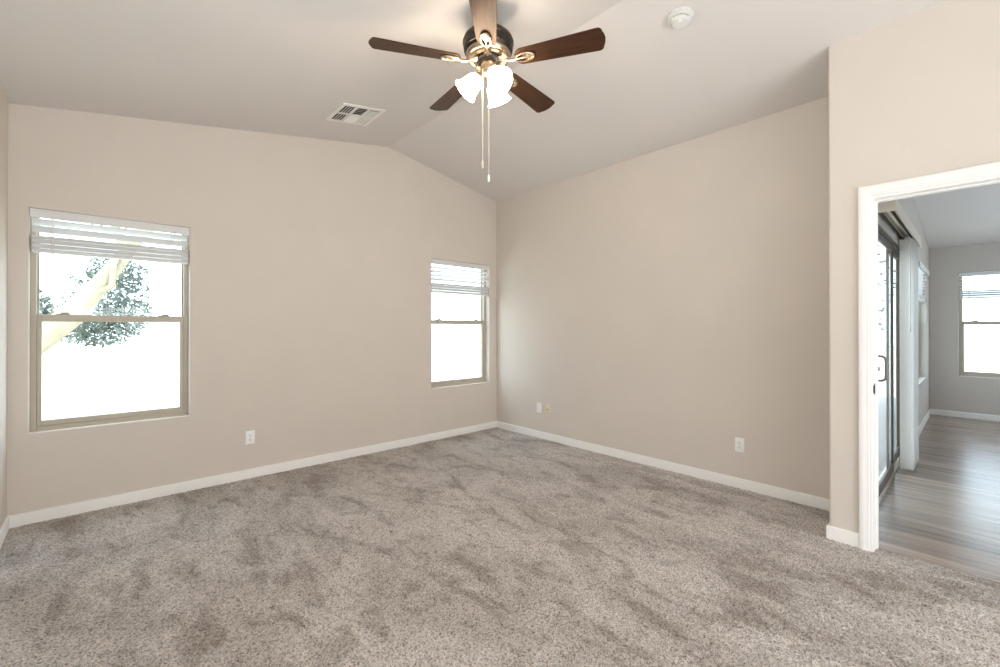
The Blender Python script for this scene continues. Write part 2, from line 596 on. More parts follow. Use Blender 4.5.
# baseboards: eased top edge
def baseboard(name, p0, p1, n, ext0=0.0, ext1=0.0):
    p0, p1, n = Vector(p0), Vector(p1), Vector(n)
    d = (p1 - p0).normalized()
    L = (p1 - p0).length
    prof = [(0, -.03), (.012, -.03), (.012, .070), (.0105, .0745), (.007, .0765), (0, .0765)]
    mtx = Matrix((( n.x, 0, d.x, p0.x - d.x * ext0), (n.y, 0, d.y, p0.y - d.y * ext0), (0, 1, 0, 0), (0, 0, 0, 1)))
    bm = bmesh.new()
    prism(bm, prof, 0, L + ext0 + ext1, mtx)
    return structure(obj(name, bm, 'trim', smooth=50))
CASW = .062
baseboard('baseboard_back', (XL, YA, 0), (XB, YA, 0), (0, -1, 0))
baseboard('baseboard_right', (XB, YJ - .03, 0), (XB, YA - .012, 0), (-1, 0, 0))
baseboard('baseboard_left', (XL, YBACK, 0), (XL, YA - .012, 0), (1, 0, 0))
baseboard('baseboard_front', (XL + .012, YBACK, 0), (XJ - .012, YBACK, 0), (0, 1, 0))
baseboard('baseboard_entry', (XJ, .4065 + CASW, 0), (XJ, YJ, 0), (-1, 0, 0), 0, .012)
baseboard('baseboard_return', (XJ, YJ, 0), (XB - .012, YJ, 0), (0, 1, 0))
baseboard('baseboard_living_side', (SX1 + .02, YN, 0), (XC, YN, 0), (0, -1, 0))
baseboard('baseboard_living_far', (XC, YS, 0), (XC, YN - .012, 0), (-1, 0, 0))

# doorway casing and jamb
def sweep_casing(name, x, sgn):
    prof = [(0, 0), (0, .008), (.003, .010), (.012, .010), (.015, .0135), (.030, .0145), (.034, .0175), (.053, .019), (.059, .017), (CASW, .012), (CASW, 0)]
    yl, yr, zt = .4065, DY0 - .0165, DZ + .0165
    bm = bmesh.new()
    rings = []
    for leg in range(4):
        ring = []
        for u, t in prof:
            y = yl + u if leg in (0, 1) else yr - u
            z = -.03 if leg in (0, 3) else zt + u
            ring.append(bm.verts.new((x + sgn * t, y, z)))
        rings.append(ring)
    for a, b in zip(rings, rings[1:]):
        for i in range(len(prof) - 1):
            bm.faces.new((a[i], a[i + 1], b[i + 1], b[i]))
        bm.faces.new((a[-1], a[0], b[0], b[-1]))
    bm.faces.new(rings[0])
    bm.faces.new(rings[-1])
    return obj(name, bm, 'trim', smooth=35)
trim = structure(sweep_casing('trim_1', XJ, -1), 'white casing around the doorway on the right')
c2 = sweep_casing('living_side_casing', XJ + .115, 1)
c2.parent = trim
bm = bmesh.new()
XA, XZ = XJ - .001, XJ + .116
box(bm, XA, XZ, DY1, DY1 + .02, -.03, DZ + .018)
box(bm, XA, XZ, DY0 - .02, DY0, -.03, DZ + .018)
box(bm, XA, XZ, DY0, DY1, DZ, DZ + .018)
for y0, y1 in ((DY1 - .010, DY1 + .001), (DY0 - .001, DY0 + .010)):       # stops
    rbox(bm, XJ + .045, XJ + .08, y0, y1, -.03, DZ, .002)
rbox(bm, XJ + .045, XJ + .08, DY0, DY1, DZ - .010, DZ + .001, .002)
obj('door_jamb', bm, 'trim', trim)
bm = bmesh.new()
rbox(bm, XJ + .002, XJ + .030, DY1 - .0025, DY1 + .001, .895, .957, .001)
rbox(bm, XJ - .0015, XJ + .004, DY1 - .001, DY1 + .004, .905, .947, .001)
o = obj('strike_plate', bm, 'dark_metal', trim)

# ---------------------------------------------------------------- windows (single-hung, local: x across, y outwards, z up; origin = sill centre, interior face)
def make_window(name, width, label, loc, rotz):
    h = ZT - ZB
    w = width / 2
    y0, y1 = .070, .135
    fw = .030
    bm = bmesh.new()
    rbox(bm, -w, -w + fw, y0, y1, 0, h, .002)
    rbox(bm, w - fw, w, y0, y1, 0, h, .002)
    rbox(bm, -w + fw, w - fw, y0, y1, h - fw, h, .002)
    rbox(bm, -w + fw, w - fw, y0, y1, 0, fw, .002)
    rbox(bm, -w + fw, w - fw, y0 - .012, y0 + .01, 0, .016, .002)          # sill lip
    for s in (-1, 1):                                                     # balance channel grooves
        x = s * (w - fw)
        rbox(bm, min(x, x - s * .010), max(x, x - s * .010), y0 + .045, y1 - .003, fw, h - fw, .002)
    fr = structure(obj(name, bm, 'frame', loc=loc, rot=(0, 0, rotz)), label)
    mid = .762
    # fixed upper pane with its meeting bar
    bm = bmesh.new()
    rbox(bm, -w + fw, w - fw, y0 + .036, y0 + .052, mid - .018, mid + .016, .002)
    obj('upper_rail', bm, 'frame', fr)
    bm = bmesh.new()
    box(bm, -w + fw + .001, w - fw - .001, y0 + .042, y0 + .046, mid + .014, h - fw)
    obj('upper_glass', bm, 'glass', fr)
    # movable lower sash
    sw, a, b = .024, y0 + .006, y0 + .034
    bm = bmesh.new()
    rbox(bm, -w + fw, -w + fw + sw, a, b, fw, mid + .020, .003)
    rbox(bm, w - fw - sw, w - fw, a, b, fw, mid + .020, .003)
    rbox(bm, -w + fw + sw, w - fw - sw, a, b, fw, fw + .034, .003)
    rbox(bm, -w + fw + sw, w - fw - sw, a, b, mid - .028, mid + .020, .003)
    sash = obj('lower_sash', bm, 'frame', fr)
    bm = bmesh.new()
    box(bm, -w + fw + sw - .002, w - fw - sw + .002, a + .012, a + .016, fw + .032, mid - .026)
    obj('glass_pane', bm, 'glass', sash)
    for s in (-1, 1):
        bm = bmesh.new()
        x = s * (w - .155)
        rbox(bm, x - .035, x + .035, a + .004, a + .022, mid + .020, mid + .026, .002)
        rbox(bm, x - .012, x + .030, a + .006, a + .016, mid + .026, mid + .036, .003)
        obj('sash_lock', bm, 'latch', fr)
    return fr

H0 = ZB
make_window('window_1', W1[1] - W1[0], 'single-hung window at the left of the bedroom back wall, a tree outside', (sum(W1) / 2, YA, H0), 0)
make_window('window_2', W2[1] - W2[0], 'single-hung window beside the corner of the bedroom back wall', (sum(W2) / 2, YA, H0), 0)
make_window('window_3', .88, 'single-hung window in the far wall of the room beyond the doorway', (XC, -.26, H0), -PI / 2)
make_window('window_4', 1.445, 'window seen edge-on past the vertical blinds in the room beyond', ((7.10 + 8.545) / 2, YN, H0), 0)

# ---------------------------------------------------------------- raised slatted blinds (local: x across, -y into the room, z=0 at the head)
def make_blind(width, n_open, first, pitch, tilt, stack, loc, rotz, label, proud=0.0, wand=.57, wand_x=.105):
    w = width / 2 - .006
    root = empty('window_blind', loc, (0, 0, rotz))
    tag(root, label, 'window blind', 'white slatted blinds raised at the windows')
    y = .034                                                    # centre line of the slats
    bm = bmesh.new()
    rbox(bm, -w, w, y - .026, y + .026, -.044, -.004, .002)
    obj('headrail', bm, 'blind', root)
    bm = bmesh.new()
    prof = [(0, -.060), (.007, -.060), (.009, -.055), (.008, -.046), (.008, -.018), (.010, -.010), (.009, -.003), (0, -.003)]
    prism(bm, [(-x, z) for x, z in prof], -w - .003 - proud, w + .003 + proud,
          Matrix(((0, 0, 1, 0), (1, 0, 0, y - .027 - proud), (0, 1, 0, 0), (0, 0, 0, 1))))
    if proud:
        for q in (-w - .003 - proud, w - .004 + proud):
            rbox(bm, q, q + .007, y - .030 - proud, -.0005, -.060, -.003, .001)
    obj('valance', bm, 'blind', root)
    sbm = bmesh.new()
    sl = w - .004
    n = 6                                                                 # slightly crowned cross-section
    poly = [(-.025 + .05 * i / n, .0015 + .0018 * (1 - (2 * i / n - 1) ** 2)) for i in range(n + 1)]
    poly += [(.025 - .05 * i / n, -.0012 + .0018 * (1 - (1 - 2 * i / n) ** 2)) for i in range(n + 1)]
    prism(sbm, poly, -sl, sl, Matrix(((0, 0, 1, 0), (1, 0, 0, 0), (0, 1, 0, 0), (0, 0, 0, 1))))
    proto = obj('slat', sbm, 'blind', root, smooth=40)
    zs = []
    z = -first
    for i in range(n_open):
        zs.append((z, tilt))
        z -= pitch
    z = zs[-1][0] - pitch if n_open else -first
    for i in range(stack):
        zs.append((z, math.radians(random.uniform(-1.2, 1.2)) + .05))
        z -= .0032 + (.0045 if i % 8 == 5 else 0)
    for i, (zz, t) in enumerate(zs):
        o = proto if i == 0 else proto.copy()
        if i:
            COL.objects.link(o)
            o.parent = root
        o.location = (random.uniform(-.0012, .0012), y + random.uniform(-.0012, .0012) * (i >= n_open), zz)
        o.rotation_euler = (t, 0, 0)
    bm = bmesh.new()
    rbox(bm, -sl, sl, y - .026, y + .026, z - .019, z - .001, .004)
    obj('bottom_rail', bm, 'blind', root)
    zb = z
    for x in (-w + .09, w - .09):
        bm = bmesh.new()
        for dy in (-.0275, .0275):
            tube(bm, [(x, y + dy, -.05), (x, y + dy, zb - .004)], .0011, 6)
        obj('ladder_cord', bm, 'cord', root)
    if wand:
        bm = bmesh.new()
        x = -w + wand_x
        tube(bm, [(x, y - .040, -.050), (x, y - .041, -.075), (x, y - .040, -.075 - wand)], .0036, 8)
        lathe(bm, [(.0036, 0), (.0055, -.01), (.005, -.05), (.0, -.055)], 10, Matrix.Translation((x, y - .040, -.072 - wand)))
        tube(bm, [(x, y - .028, -.045), (x, y - .040, -.052)], .002, 6)
        obj('tilt_wand', bm, 'cord', root, smooth=50)
    bm = bmesh.new()
    x = w - .115
    tube(bm, [(x, y - .032, -.046), (x + .001, y - .036, -.10), (x + .002, y - .036, -.115)], .0012, 6)
    tube(bm, [(x + .012, y - .032, -.046), (x + .010, y - .036, -.09), (x + .008, y - .036, -.125)], .0012, 6)
    lathe(bm, [(.002, .0), (.006, -.012), (.007, -.028), (.0, -.03)], 10, Matrix.Translation((x + .002, y - .036, -.110)))
    obj('lift_cord', bm, 'cord', root, smooth=50)
    return root

make_blind(W1[1] - W1[0], 2, .083, .047, math.radians(-52), 24, (sum(W1) / 2, YA, ZT), 0,
           'white slatted blind with two open slats, raised over the left window with a tree outside')
make_blind(W2[1] - W2[0], 4, .094, .045, math.radians(-24), 24, (sum(W2) / 2, YA, ZT), 0,
           'white slatted blind with four open slats, over the window beside the room corner', wand=.62)
make_blind(.88, 4, .094, .043, math.radians(-3), 24, (XC, -.26, ZT), -PI / 2,
           'white slatted blind over the far window of the room beyond the doorway', wand=.45)
make_blind(1.445, 6, .094, .043, math.radians(-30), 16, ((7.10 + 8.545) / 2, YN, ZT), 0,
           'white slatted blind seen edge-on just past the vertical blinds', proud=.030, wand=0)

# ---------------------------------------------------------------- sliding glass door
def frame_bm(bm, x0, x1, y0, y1, z0, z1, st, rt, rb):
    rbox(bm, x0, x0 + st, y0, y1, z0, z1, .003)
    rbox(bm, x1 - st, x1, y0, y1, z0, z1, .003)
    rbox(bm, x0 + st, x1 - st, y0, y1, z1 - rt, z1, .003)
    rbox(bm, x0 + st, x1 - st, y0, y1, z0, z0 + rb, .003)

bm = bmesh.new()
Y0, Y1 = YN + .010, YN + .068
rbox(bm, SX0, SX0 + .032, Y0, Y1, 0, SZ, .002)
rbox(bm, SX1 - .032, SX1, Y0, Y1, 0, SZ, .002)
rbox(bm, SX0, SX1, Y0, Y1, SZ - .035, SZ, .002)
door = structure(obj('door_1', bm, 'bronze_frame'), 'sliding glass door in the room beyond the doorway')
bm = bmesh.new()
box(bm, SX0 + .03, SX1 - .03, Y0 - .004, Y1, -.004, .014)
for y in (Y0, Y0 + .026, Y0 + .050):
    rbox(bm, SX0 + .03, SX1 - .03, y, y + .004, .012, .026, .0012)
obj('track', bm, 'alu', door)
XM = (SX0 + SX1) / 2 + .10
bm = bmesh.new()
frame_bm(bm, SX0 + .033, XM + .03, Y0 + .006, Y0 + .024, .022, SZ - .038, .040, .055, .075)
sp = obj('sliding_panel', bm, 'bronze_frame', door)
bm = bmesh.new()
box(bm, SX0 + .080, XM - .018, Y0 + .013, Y0 + .017, .09, SZ - .09)
obj('glass_pane', bm, 'glass', sp)
bm = bmesh.new()
hx = SX0 + .062
tube(bm, [(hx, Y0 + .01, .895), (hx, Y0 - .030, .898), (hx, Y0 - .045, .912), (hx, Y0 - .048, .94), (hx, Y0 - .048, 1.03), (hx, Y0 - .045, 1.058), (hx, Y0 - .030, 1.072), (hx, Y0 + .01, 1.075)], .0085, 10)
rbox(bm, hx - .016, hx + .016, Y0 + .004, Y0 + .012, .87, 1.10, .002)
rbox(bm, hx - .004, hx + .004, Y0 - .014, Y0 + .006, .965, 1.0, .002)
obj('handle', bm, 'latch', sp, smooth=45)
bm = bmesh.new()
frame_bm(bm, XM - .03, SX1 - .033, Y0 + .032, Y0 + .050, .022, SZ - .038, .034, .055, .075)
fp = obj('fixed_panel', bm, 'bronze_frame', door)
bm = bmesh.new()
box(bm, XM + .013, SX1 - .076, Y0 + .039, Y0 + .043, .09, SZ - .09)
obj('glass_pane', bm, 'glass', fp)
bm = bmesh.new()
rbox(bm, SX1 - .05, SX1 - .028, Y0 - .030, Y0 + .004, 1.222, 1.238, .003)
rbox(bm, SX1 - .16, SX1 - .03, Y0 - .030, Y0 - .018, 1.224, 1.236, .003)
obj('security_latch', bm, 'plate', door)
bm = bmesh.new()
rbox(bm, SX1 - .026, SX1 - .010, Y0 - .004, Y0 + .002, .98, 1.12, .001)
obj('strike_plate', bm, 'latch', door)

# vertical blinds drawn aside at the far end of the sliding door
vb = empty('vertical_blind', (0, 0, 0))
tag(vb, 'white vertical blind stacked at the far end of the sliding glass door', 'vertical blind')
VX0, VX1, VZ0, VZ1, VY = 3.985, 5.99, 2.078, 2.168, .372
bm = bmesh.new()
rbox(bm, VX0, VX1, VY, VY + .010, VZ0, VZ1, .002)
rbox(bm, VX0, VX0 + .008, VY + .008, YN - .001, VZ0, VZ1, .001)
rbox(bm, VX1 - .008, VX1, VY + .008, YN - .001, VZ0, VZ1, .001)
rbox(bm, VX0, VX1, VY + .008, YN - .001, VZ1 - .008, VZ1, .001)
rbox(bm, VX0, VX1, VY - .004, VY + .004, VZ0 - .002, VZ0 + .007, .0015)
obj('valance', bm, 'valance', vb)
bm = bmesh.new()
rbox(bm, VX0 + .02, VX1 - .02, .405, .409, 2.085, 2.125, .001)
rbox(bm, VX0 + .02, VX1 - .02, .441, .445, 2.085, 2.125, .001)
rbox(bm, VX0 + .02, VX1 - .02, .405, .445, 2.121, 2.128, .001)
obj('headrail', bm, 'alu', vb)
for i in range(3):
    bm = bmesh.new()
    x = 4.35 + .62 * i
    rbox(bm, x, x + .025, .408, YN - .001, 2.126, 2.132, .001)
    rbox(bm, x, x + .025, YN - .004, YN - .001, 2.085, 2.132, .001)
    obj('bracket', bm, 'latch', vb)
bm = bmesh.new()
n = 8
half = .0445
arc = [(-half + 2 * half * i / n, .006 * (1 - (2 * i / n - 1) ** 2)) for i in range(n + 1)]
poly = [(t + .0, y) for y, t in arc] + [(t + .0012, y) for y, t in reversed(arc)]
prism(bm, poly, .025, 2.068)
bmesh.ops.recalc_face_normals(bm, faces=bm.faces)
vane = obj('vane', bm, 'vane', vb, smooth=40)
for i in range(22):
    o = vane if i == 0 else vane.copy()
    if i:
        COL.objects.link(o)
        o.parent = vb
    o.location = (5.275 + .0242 * i, .424 + random.uniform(-.003, .003), 0)
    o.rotation_euler = (0, 0, math.radians(random.uniform(-2.5, 2.5)))
for i in range(22):
    if i % 4 == 0:
        bm = bmesh.new()
        x = 5.276 + .0242 * i
        rbox(bm, x - .002, x + .004, .417, .431, 2.060, 2.090, .001)
        obj('carrier_clip', bm, 'cord', vb)
bm = bmesh.new()
tube(bm, [(5.245, .402, 2.085), (5.246, .397, 2.06), (5.246, .397, 1.30)], .0042, 8)
lathe(bm, [(.0042, 0), (.0065, -.015), (.006, -.06), (0, -.066)], 10, Matrix.Translation((5.246, .397, 1.305)))
obj('wand', bm, 'cord', vb, smooth=50)

# ---------------------------------------------------------------- ceiling fan
FX, FY, FZ = 1.643, 1.896, 2.798
fan = empty('ceiling_fan', (FX, FY, FZ))
tag(fan, 'five-blade dark walnut ceiling fan with nickel motor and three lit bell shades', 'ceiling fan')
ctop = ceil_z(FX) - FZ
# canopy and short downrod
bm = bmesh.new()
tl = Matrix.Translation((0, 0, ctop)) @ Matrix.Rotation(-math.atan(SL), 4, 'Y')
lathe(bm, [(.050, .012), (.052, 0), (.053, -.012), (.050, -.035), (.042, -.058), (.030, -.070), (.018, -.074)], 40, tl)
obj('canopy', bm, 'nickel', fan, smooth=50)
bm = bmesh.new()
lathe(bm, [(.013, ctop - .05), (.013, .15)], 20)
lathe(bm, [(.024, .185), (.026, .18), (.026, .155), (.040, .148)], 28)
obj('downrod', bm, 'nickel', fan, smooth=50)
# motor: dark cast drum with a nickel lower pan
bm = bmesh.new()
lathe(bm, [(.030, .168), (.085, .163), (.128, .150), (.140, .138), (.1435, .120), (.1435, .098), (.137, .074), (.126, .052), (.120, .046)], 56)
lathe(bm, [(.1435, .122), (.1465, .120), (.1465, .112), (.1435, .110)], 56, cap0=False, cap1=False)
lathe(bm, [(.138, .078), (.1405, .076), (.1385, .069), (.1355, .068)], 56, cap0=False, cap1=False)
obj('motor_housing', bm, 'dark_metal', fan, smooth=45)
bm = bmesh.new()
lathe(bm, [(.126, .055), (.1285, .050), (.1265, .040), (.118, .030), (.112, .028), (.106, .033), (.086, .036), (.070, .030), (.060, .026)], 56)
obj('motor_pan', bm, 'nickel', fan, smooth=35)
bm = bmesh.new()
lathe(bm, [(.064, .036), (.068, .030), (.068, .018), (.062, .012), (.045, .011)], 48)
for k in range(24):
    a = 2 * PI * k / 24
    rbox(bm, .062, .073, -.004, .004, .017, .028, .002, mtx=Matrix.Rotation(a, 4, 'Z'))
obj('flywheel', bm, 'black_metal', fan, smooth=45)
# blades
A0 = 3.94368684
PITCH = math.radians(-12)
def blade_outline():
    """x along the radius, y across"""
    r0, r1 = .160, .660
    w0, w1 = .055, .073
    pts = []
    for i in range(9):                                                     # rounded root
        a = PI / 2 + PI * i / 8
        pts.append((r0 + .042 + .042 * math.cos(a), w0 * math.sin(a)))
    rc = .026
    for i in range(7):
        a = -PI / 2 + PI / 2 * i / 6
        pts.append((r1 - .012 - rc + rc * math.cos(a), -(w1 - rc) + rc * math.sin(a)))
    for i in range(1, 8):                                                  # shallow curved tip
        y = -(w1 - rc) + 2 * (w1 - rc) * i / 8
        pts.append((r1 - .012 + .012 * (1 - (y / (w1 - rc)) ** 2), y))
    for i in range(7):
        a = PI / 2 * i / 6
        pts.append((r1 - .012 - rc + rc * math.cos(a), (w1 - rc) + rc * math.sin(a)))
    return pts
for k in range(5):
    rot = Matrix.Rotation(A0 + 2 * PI * k / 5, 4, 'Z')
    tw = Matrix.Rotation(PITCH, 4, 'X')
    bm = bmesh.new()
    prism(bm, blade_outline(), .0, .006)
    bmesh.ops.recalc_face_normals(bm, faces=bm.faces)
    bl = obj('blade', bm, 'walnut', fan, bevel=.0015)
    bl.matrix_local = rot @ tw
    # blade iron: arm from the flywheel and an oval looped plate under the blade
    bm = bmesh.new()
    tube(bm, [(.066, 0, .014), (.10, 0, .006), (.13, 0, -.006), (.165, 0, -.008)], .008, 10, radii=[.010, .0085, .0075, .009])
    for s in (-1, 1):
        tube(bm, [(.066, s * .018, .016), (.085, s * .012, .010), (.105, 0, .004)], .005, 8)
    loop = [(.218 + .052 * math.cos(2 * PI * i / 28), .027 * math.sin(2 * PI * i / 28), -.006) for i in range(29)]
    tube(bm, loop, .0065, 8, tw)
    tube(bm, [(.165, 0, -.006), (.190, 0, -.008), (.268, 0, -.006)], .006, 8, tw)
    prism(bm, [(.222 + .034 * math.cos(2 * PI * i / 20) + .012, .018 * math.sin(2 * PI * i / 20)) for i in range(20)], -.004, .0, tw)
    for x, y in ((.195, 0), (.240, .014), (.240, -.014)):
        lathe(bm, [(.0055, 0), (.0055, -.002), (.003, -.0045), (0, -.005)], 12, tw @ Matrix.Translation((x, y, -.010)))
    br = obj('blade_iron', bm, 'nickel', fan, smooth=45)
    br.matrix_local = rot
# switch housing with the light kit
bm = bmesh.new()
lathe(bm, [(.038, .020), (.043, .014), (.043, -.040), (.040, -.046), (.041, -.050), (.041, -.062), (.034, -.072), (.022, -.080), (.010, -.084), (0, -.085)], 40)
obj('switch_housing', bm, 'nickel', fan, smooth=40)
view = math.atan2(FY, FX)                                                   # horizontal direction camera -> fan
TILT = math.radians(43)
def bell(t, thick=.0025):
    """open bell, neck at the origin, opening towards -z"""
    out = [(.026, 0), (.034, -.006), (.044, -.022), (.050, -.042), (.053, -.062), (.057, -.082), (.064, -.100), (.073, -.114)]
    inn = [(r - thick, z) for r, z in reversed(out)]
    lathe(t, out + inn, 40, cap0=False, cap1=False)
for da in (90, 210, 330):                                                   # left, towards camera right, away right
    a = view + math.radians(da)
    base = Matrix.Rotation(a, 4, 'Z')
    m_sh = base @ Matrix.Translation((.056, 0, -.078)) @ Matrix.Rotation(-TILT, 4, 'Y')
    bm = bmesh.new()
    tube(bm, [(.028, 0, -.050), (.040, 0, -.054), (.050, 0, -.064), (.057, 0, -.076)], .009, 12, base)
    lathe(bm, [(.012, .022), (.020, .018), (.029, .008), (.031, -.004), (.029, -.012), (.020, -.012)], 28, m_sh)
    for j in range(3):
        b2 = 2 * PI * j / 3
        tube(bm, [(.028 * math.cos(b2), .028 * math.sin(b2), -.004), (.038 * math.cos(b2), .038 * math.sin(b2), -.004)], .0025, 8, m_sh)
    arm = obj('lamp_arm', bm, 'nickel', fan, smooth=45)
    bm = bmesh.new()
    bell(bm)
    sh = obj('lamp_shade', bm, 'glass_shade', fan, smooth=60)
    sh.matrix_local = m_sh
    bm = bmesh.new()
    lathe(bm, [(0.012, -.008), (.013, -.03), (.022, -.048), (.028, -.066), (.026, -.082), (.015, -.094), (0, -.098)], 24)
    b = obj('bulb', bm, 'bulb', arm, smooth=60)
    b.matrix_local = m_sh
# pull chains hang from the switch housing
rt = (math.sin(view), -math.cos(view))                                      # horizontal direction to the camera's right
for off, zl, fob in ((-.032, -.575, False), (.003, -.652, True)):
    x, y = rt[0] * off - .040 * math.cos(view), rt[1] * off - .040 * math.sin(view)
    bm = bmesh.new()
    tube(bm, [(x * .9, y * .9, -.046), (x, y, -.052), (x, y, zl)], .0022, 8)
    z = -.06
    while z > zl:
        lathe(bm, [(0, .0038), (.0038, .0012), (.0038, -.0012), (0, -.0038)], 8, Matrix.Translation((x, y, z)))
        z -= .0085
    ch = obj('pull_chain', bm, 'chain', fan, smooth=60)
    bm = bmesh.new()
    lathe(bm, [(.002, .0), (.0055, -.004), (.007, -.014), (.0065, -.036), (.004, -.042), (0, -.043)], 16, Matrix.Translation((x, y, zl)))
    obj('fob', bm, 'fob' if fob else 'chain', ch, smooth=50)

# ---------------------------------------------------------------- ceiling vent (local: z = into the ceiling)
SLA = math.atan(SL)
vx, vy = 1.575, 3.524
vent = empty('air_vent', (vx, vy, ceil_z(vx)), (0, -SLA, 0))
tag(vent, 'square white ceiling air vent with louvres near the top of the back wall', 'air vent')
bm = bmesh.new()
o_, i_ = .186, .150
for x0, x1, y0, y1 in ((-o_, -i_, -o_, o_), (i_, o_, -o_, o_), (-i_, i_, -o_, -i_), (-i_, i_, i_, o_)):
    rbox(bm, x0, x1, y0, y1, -.009, .0005, .003)
obj('frame', bm, 'vent', vent)
bm = bmesh.new()
box(bm, -i_, i_, -i_, i_, -.0012, .0005)
obj('duct_opening', bm, 'duct', vent)
bm = bmesh.new()
tw_ = 2 * i_ / 3
for x in (-i_ + tw_, i_ - tw_):
    rbox(bm, x - .007, x + .007, -i_, i_, -.011, -.001, .001)
rbox(bm, -i_, i_, -.007, .007, -.011, -.001, .001)
obj('divider', bm, 'vent', vent)
for col_ in range(3):
    for row in range(2):
        cx = -i_ + tw_ * (col_ + .5)
        cy = (-.5 + row) * i_
        n_ = 4
        for q in range(n_):
            bm = bmesh.new()
            if col_ != 1:
                x = cx + (q - (n_ - 1) / 2) * .0215
                ang = math.radians(-26 if col_ == 0 else 25)
                hw = .0095 if col_ == 0 else .0066
                mt = Matrix.Translation((x, cy, -.0085)) @ Matrix.Rotation(ang, 4, 'Y')
                rbox(bm, -hw, hw, -i_ / 2 + .008, i_ / 2 - .008, -.0007, .0007, .0003, 1, mt)
            else:
                y = cy + (q - (n_ - 1) / 2) * .032
                ang = math.radians(20 if row == 0 else -40)
                mt = Matrix.Translation((cx, y, -.0085)) @ Matrix.Rotation(ang, 4, 'X')
                hw = .011 if row == 0 else .0165
                rbox(bm, -tw_ / 2 + .008, tw_ / 2 - .008, -hw, hw, -.0007, .0007, .0003, 1, mt)
            obj('louvre', bm, 'vent', vent)

# ---------------------------------------------------------------- smoke detector on the right slope
sx, sy = 2.545, 1.188
sd = empty('smoke_detector', (sx, sy, ceil_z(sx)), (0, math.atan(SR), 0))
tag(sd, 'round white smoke detector on the ceiling right of the fan', 'smoke detector')
bm = bmesh.new()
lathe(bm, [(.073, .0), (.0745, -.006), (.073, -.012), (.068, -.015), (.058, -.0155)], 48, cap1=True)
obj('base_plate', bm, 'smoke', sd, smooth=40)
bm = bmesh.new()
lathe(bm, [(.060, -.010), (.058, -.013), (.056, -.016), (.0555, -.030), (.052, -.038), (.046, -.042), (.0445, -.0405), (.043, -.0425), (.028, -.045), (0, -.046)], 48)
obj('cover', bm, 'smoke', sd, smooth=28)
bm = bmesh.new()
lathe(bm, [(.011, -.043), (.011, -.0465), (.009, -.0475), (0, -.0475)], 20, Matrix.Translation((-.018, -.012, -.0005)))
obj('test_button', bm, 'plate', sd, smooth=40)
bm = bmesh.new()
for k in range(7):
    a = math.radians(168 + 14 * k)
    rbox(bm, .0535, .0570, -.005, .005, -.0330, -.0270, .0004, 1, Matrix.Rotation(a, 4, 'Z'))
obj('sensor_slots', bm, 'latch', sd)

# ---------------------------------------------------------------- wall plates (local: x across, -y into the room, z up)
def plate_base(name, loc, rotz, m):
    root = empty(name, loc, (0, 0, rotz))
    bm = bmesh.new()
    rbox(bm, -.035, .035, -.0062, .001, -.057, .057, .0035, 3)
    obj('cover_plate', bm, m, root, smooth=40)
    return root
def outlet(loc, rotz, label):
    root = plate_base('wall_outlet', loc, rotz, 'plate')
    tag(root, label, 'electrical outlet', 'white duplex outlets on the bedroom walls')
    for z in (-.0195, .0195):
        bm = bmesh.new()
        outl = []
        for i in range(24):
            a = 2 * PI * i / 24
            outl.append((max(-.0165, min(.0165, .0175 * math.cos(a))), max(-.0135, min(.0135, .0165 * math.sin(a)))))
        prism(bm, outl, .0050, .0078, Matrix(((1, 0, 0, 0), (0, 0, -1, 0), (0, 1, 0, z), (0, 0, 0, 1))))
        so = obj('socket', bm, 'plate', root)
        bm = bmesh.new()
        for x, hh in ((-.0064, .0045), (.0064, .0036)):
            box(bm, x - .0011, x + .0011, -.0082, -.0070, z + .003 - hh, z + .003 + hh)
        lathe(bm, [(.0023, -.0005), (.0023, .0006)], 12, Matrix.Translation((0, -.0077, z - .0075)) @ Matrix.Rotation(PI / 2, 4, 'X'))
        obj('slots', bm, 'slot', so)
    bm = bmesh.new()
    lathe(bm, [(.0032, 0), (.0032, .0012), (.0015, .0018), (0, .0018)], 14, Matrix.Translation((0, -.0060, 0)) @ Matrix.Rotation(PI / 2, 4, 'X'))
    obj('screw', bm, 'latch', root)
    return root
RW = -PI / 2
outlet((.944, YA, .344), 0, 'white duplex outlet on the back wall between the two windows')
outlet((XB, 3.446, .347), RW, 'white duplex outlet on the right wall, just left of the almond jack plate')
outlet((XB, 1.283, .342), RW, 'lone white duplex outlet on the right wall, nearer the doorway')
jack = plate_base('jack_plate', (XB, 3.314, .346), RW, 'almond')
tag(jack, 'small almond jack plate on the right wall, just right of a white outlet', 'jack plate')
bm = bmesh.new()
mt = Matrix.Translation((0, -.0060, 0)) @ Matrix.Rotation(PI / 2, 4, 'X')
lathe(bm, [(.0085, 0), (.0085, .002), (.0048, .002), (.0048, .010), (.0022, .010), (.0022, .006), (0, .006)], 18, mt)
obj('coax_connector', bm, 'latch', jack, smooth=40)
for z in (-.041, .041):
    bm = bmesh.new()
    lathe(bm, [(.0032, 0), (.0032, .0012), (.0015, .0018), (0, .0018)], 14, Matrix.Translation((0, -.0060, z)) @ Matrix.Rotation(PI / 2, 4, 'X'))
    obj('screw', bm, 'almond', jack)

# ---------------------------------------------------------------- outdoors
bm = bmesh.new()
box(bm, -30, 45, YN + TH + .01, 60, -.25, -.12)
box(bm, XC + TH + .01, 45, -30, YN + TH + .01, -.25, -.12)
structure(obj('ground', bm, 'ground'))
bm = bmesh.new()
box(bm, XB + TH, 11.0, YN + TH, 4.4, -.13, -.03)
structure(obj('patio_slab', bm, 'concrete'))

